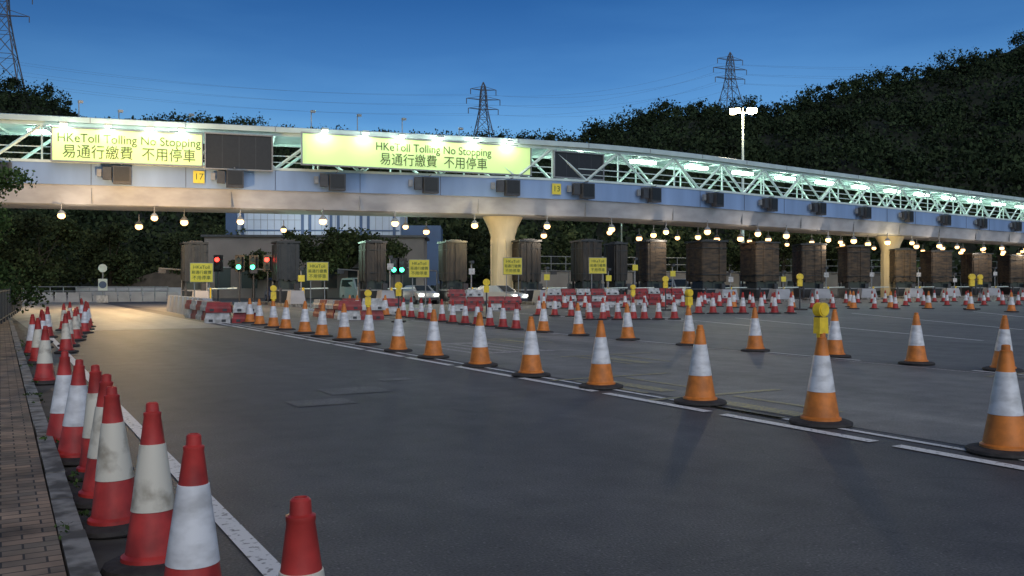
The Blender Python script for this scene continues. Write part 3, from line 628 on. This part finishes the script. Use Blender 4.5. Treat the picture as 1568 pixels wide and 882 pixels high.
def tree(x,y,h,cr,k='leaf_mid',n=9,lf=160,ls=0.35,z0=None):
    e=bpy.data.objects.new('tree',None); COL.objects.link(e); e.location=(x,y,0)
    b=MB(); th=h*0.5; b.cyl((0,0,0),(0.1,0,th),0.05*h**0.6+0.05,'bark',0.03*h**0.6+0.02,n=9); cs=[];rs=[]
    for i in range(n):
        a=6.28*i/n+random.uniform(-.4,.4); q=random.uniform(0.25,0.75)*cr; zz=th+random.uniform(0.0,h-th-cr*0.3) if i else h-cr*0.4
        if z0 and i%2: zz=random.uniform(z0,th)
        c=(q*math.cos(a),q*math.sin(a),zz); b.cyl((0.05,0,th*random.uniform(.6,.98)),c,0.06,'bark',0.015,n=6); cs.append(c); rs.append(cr*random.uniform(0.3,0.55))
        for j in range(2):
            c2=(c[0]+random.uniform(-.5,.5)*cr,c[1]+random.uniform(-.5,.5)*cr,c[2]+random.uniform(-.3,.4)*cr*0.6); b.cyl(c,c2,0.02,'bark',0.008,n=4); cs.append(c2); rs.append(cr*random.uniform(0.15,0.32))
    b.obj('trunk',parent=e)
    leaves('crown',cs,rs,[int(lf*(r_/cr)*2.2)+20 for r_ in rs],ls,k,0.8,e,0.25)
tree(-19.6,93,7.4,4.2,ls=0.35,n=12,lf=300); tree(-14.5,95,7.0,3.6,ls=0.35,n=10,lf=260); tree(-28,96,5.2,2.4,ls=0.35)
tree(-48,90,9.0,4.5,ls=0.4,n=12,lf=280,z0=2); tree(-54,86,9.5,5,ls=0.4,n=12,lf=280,z0=1.5); tree(-44,97,8.5,4.0,ls=0.4,n=12,lf=240,z0=2); tree(-38,108,9.5,5,ls=0.4,lf=240); tree(-61,86,9.5,5.5,ls=0.4,n=12,lf=280,z0=2); tree(-36,99,5.5,2.6,ls=0.35)
tree(-18.9,29.5,6.0,2.2,'leaf_near',n=13,lf=480,ls=0.14,z0=1.4); tree(-23.9,38,6.2,2.6,'leaf_near',n=12,lf=420,ls=0.17,z0=1.3)
tree(30,112,9,4,ls=0.45); tree(36,118,10,5,ls=0.45); tree(48,128,10,5,ls=0.45)
FA=Vector((-9.2,14)); FB=Vector((-26.6,48)); fd=(FB-FA).normalized(); FLn=(FB-FA).length; fn=Vector((-fd.y,fd.x))
f=MB(); s=0
while s<FLn:
    f.box((s,0,0.74),(0.06,0.06,1.25),'dgrey'); f.box((s+1,0,1.3),(1.94,0.04,0.05),'dgrey'); f.box((s+1,0,0.3),(1.94,0.04,0.05),'dgrey')
    for j in range(1,14): f.cyl((s+j*0.143,0,0.32),(s+j*0.143,0,1.28),0.011,'dgrey',n=5,cap=False)
    s+=2
f.obj('fence',(FA.x,FA.y,0),math.atan2(fd.y,fd.x))
cs=[];rs=[]
for i in range(110):
    p=FA+fd*(i*FLn/105)+fn*random.uniform(0.35,1.7); cs.append((p.x,p.y,random.uniform(0.3,1.35))); rs.append(random.uniform(0.35,0.6))
leaves('hedge',cs,rs,[240]*110,0.11,'leaf_near',0.8,None,0.4)
cs=[];rs=[];ct=[]
for i in range(60):
    cs.append(W(random.choice([0.30,0.46,-0.7])+random.uniform(-.03,.06),random.uniform(2.5,30),random.uniform(0.02,0.14))); rs.append(random.uniform(0.03,0.09)); ct.append(14)
leaves('weeds',cs,rs,ct,0.035,'leaf_near',0.6,None,0.2)

# ------------------------------------------------------------------ pylons and wires
M['grey2']=mat('pylon_steel',(0.13,0.13,0.145),0.7,0.0,var=0.2,scale=1)
M['wire']=mat('cable',(0.10,0.12,0.15),0.7)
def pylon(x,y,zb,H,w,arm,rz=0.3,th=0.3):
    b=MB(); lv=[0,0.22,0.4,0.55,0.66,0.76,0.86,0.94,1.0]; wd=[w,w*.72,w*.5,w*.34,w*.24,w*.21,w*.18,w*.12,0.05]
    cor=lambda i:[(sx_*wd[i]/2,sy*wd[i]/2,lv[i]*H) for sx_,sy in((-1,-1),(1,-1),(1,1),(-1,1))]
    for i in range(len(lv)-1):
        A,B=cor(i),cor(i+1)
        for j in range(4):
            b.beam(A[j],B[j],th,'grey2'); b.beam(A[j],B[(j+1)%4],th*.45,'grey2'); b.beam(A[(j+1)%4],B[j],th*.45,'grey2'); b.beam(B[j],B[(j+1)%4],th*.45,'grey2')
    tips=[]
    for f_,a in((0.66,arm),(0.78,arm*1.12),(0.9,arm*0.85)):
        for sg in(-1,1):
            t=(sg*a,0,f_*H+0.3); tips.append(t)
            b.beam((0,-.8,f_*H),t,th*.55,'grey2'); b.beam((0,.8,f_*H),t,th*.55,'grey2'); b.beam((0,0,f_*H+0.05*H),t,th*.45,'grey2')
            b.beam((t[0],0,t[2]-2.0),t,0.22,'grey2')
    b.obj('power_pylon',(x,y,zb),rz)
    return [Vector((x+t[0]*math.cos(rz),y+t[0]*math.sin(rz),zb+t[2]-2)) for t in tips]
PA=pylon(-10.5,325,46,29.5,11,5.6,0.25,0.26); PB=pylon(86,350,62,31,12,6.6,0.3,0.27); PC=pylon(-172,300,58,52,15,8,0.3,0.32)
def wire(p,q,sag):
    cu=bpy.data.curves.new('power_line','CURVE'); cu.dimensions='3D'; cu.bevel_depth=0.022; sp=cu.splines.new('POLY'); sp.points.add(24)
    for i in range(25):
        t=i/24; v=p.lerp(q,t); sp.points[i].co=(v.x,v.y,v.z-sag*4*t*(1-t),1)
    cu.materials.append(M['wire']); o=bpy.data.objects.new('power_line',cu); COL.objects.link(o)
for i in range(6):
    wire(PA[i],PB[i],5); wire(PB[i],PB[i]+Vector((230,30,25)),8)
    wire(PA[i]+Vector((-200,-15,14)),PA[i],5)
print('done',len(bpy.data.objects))
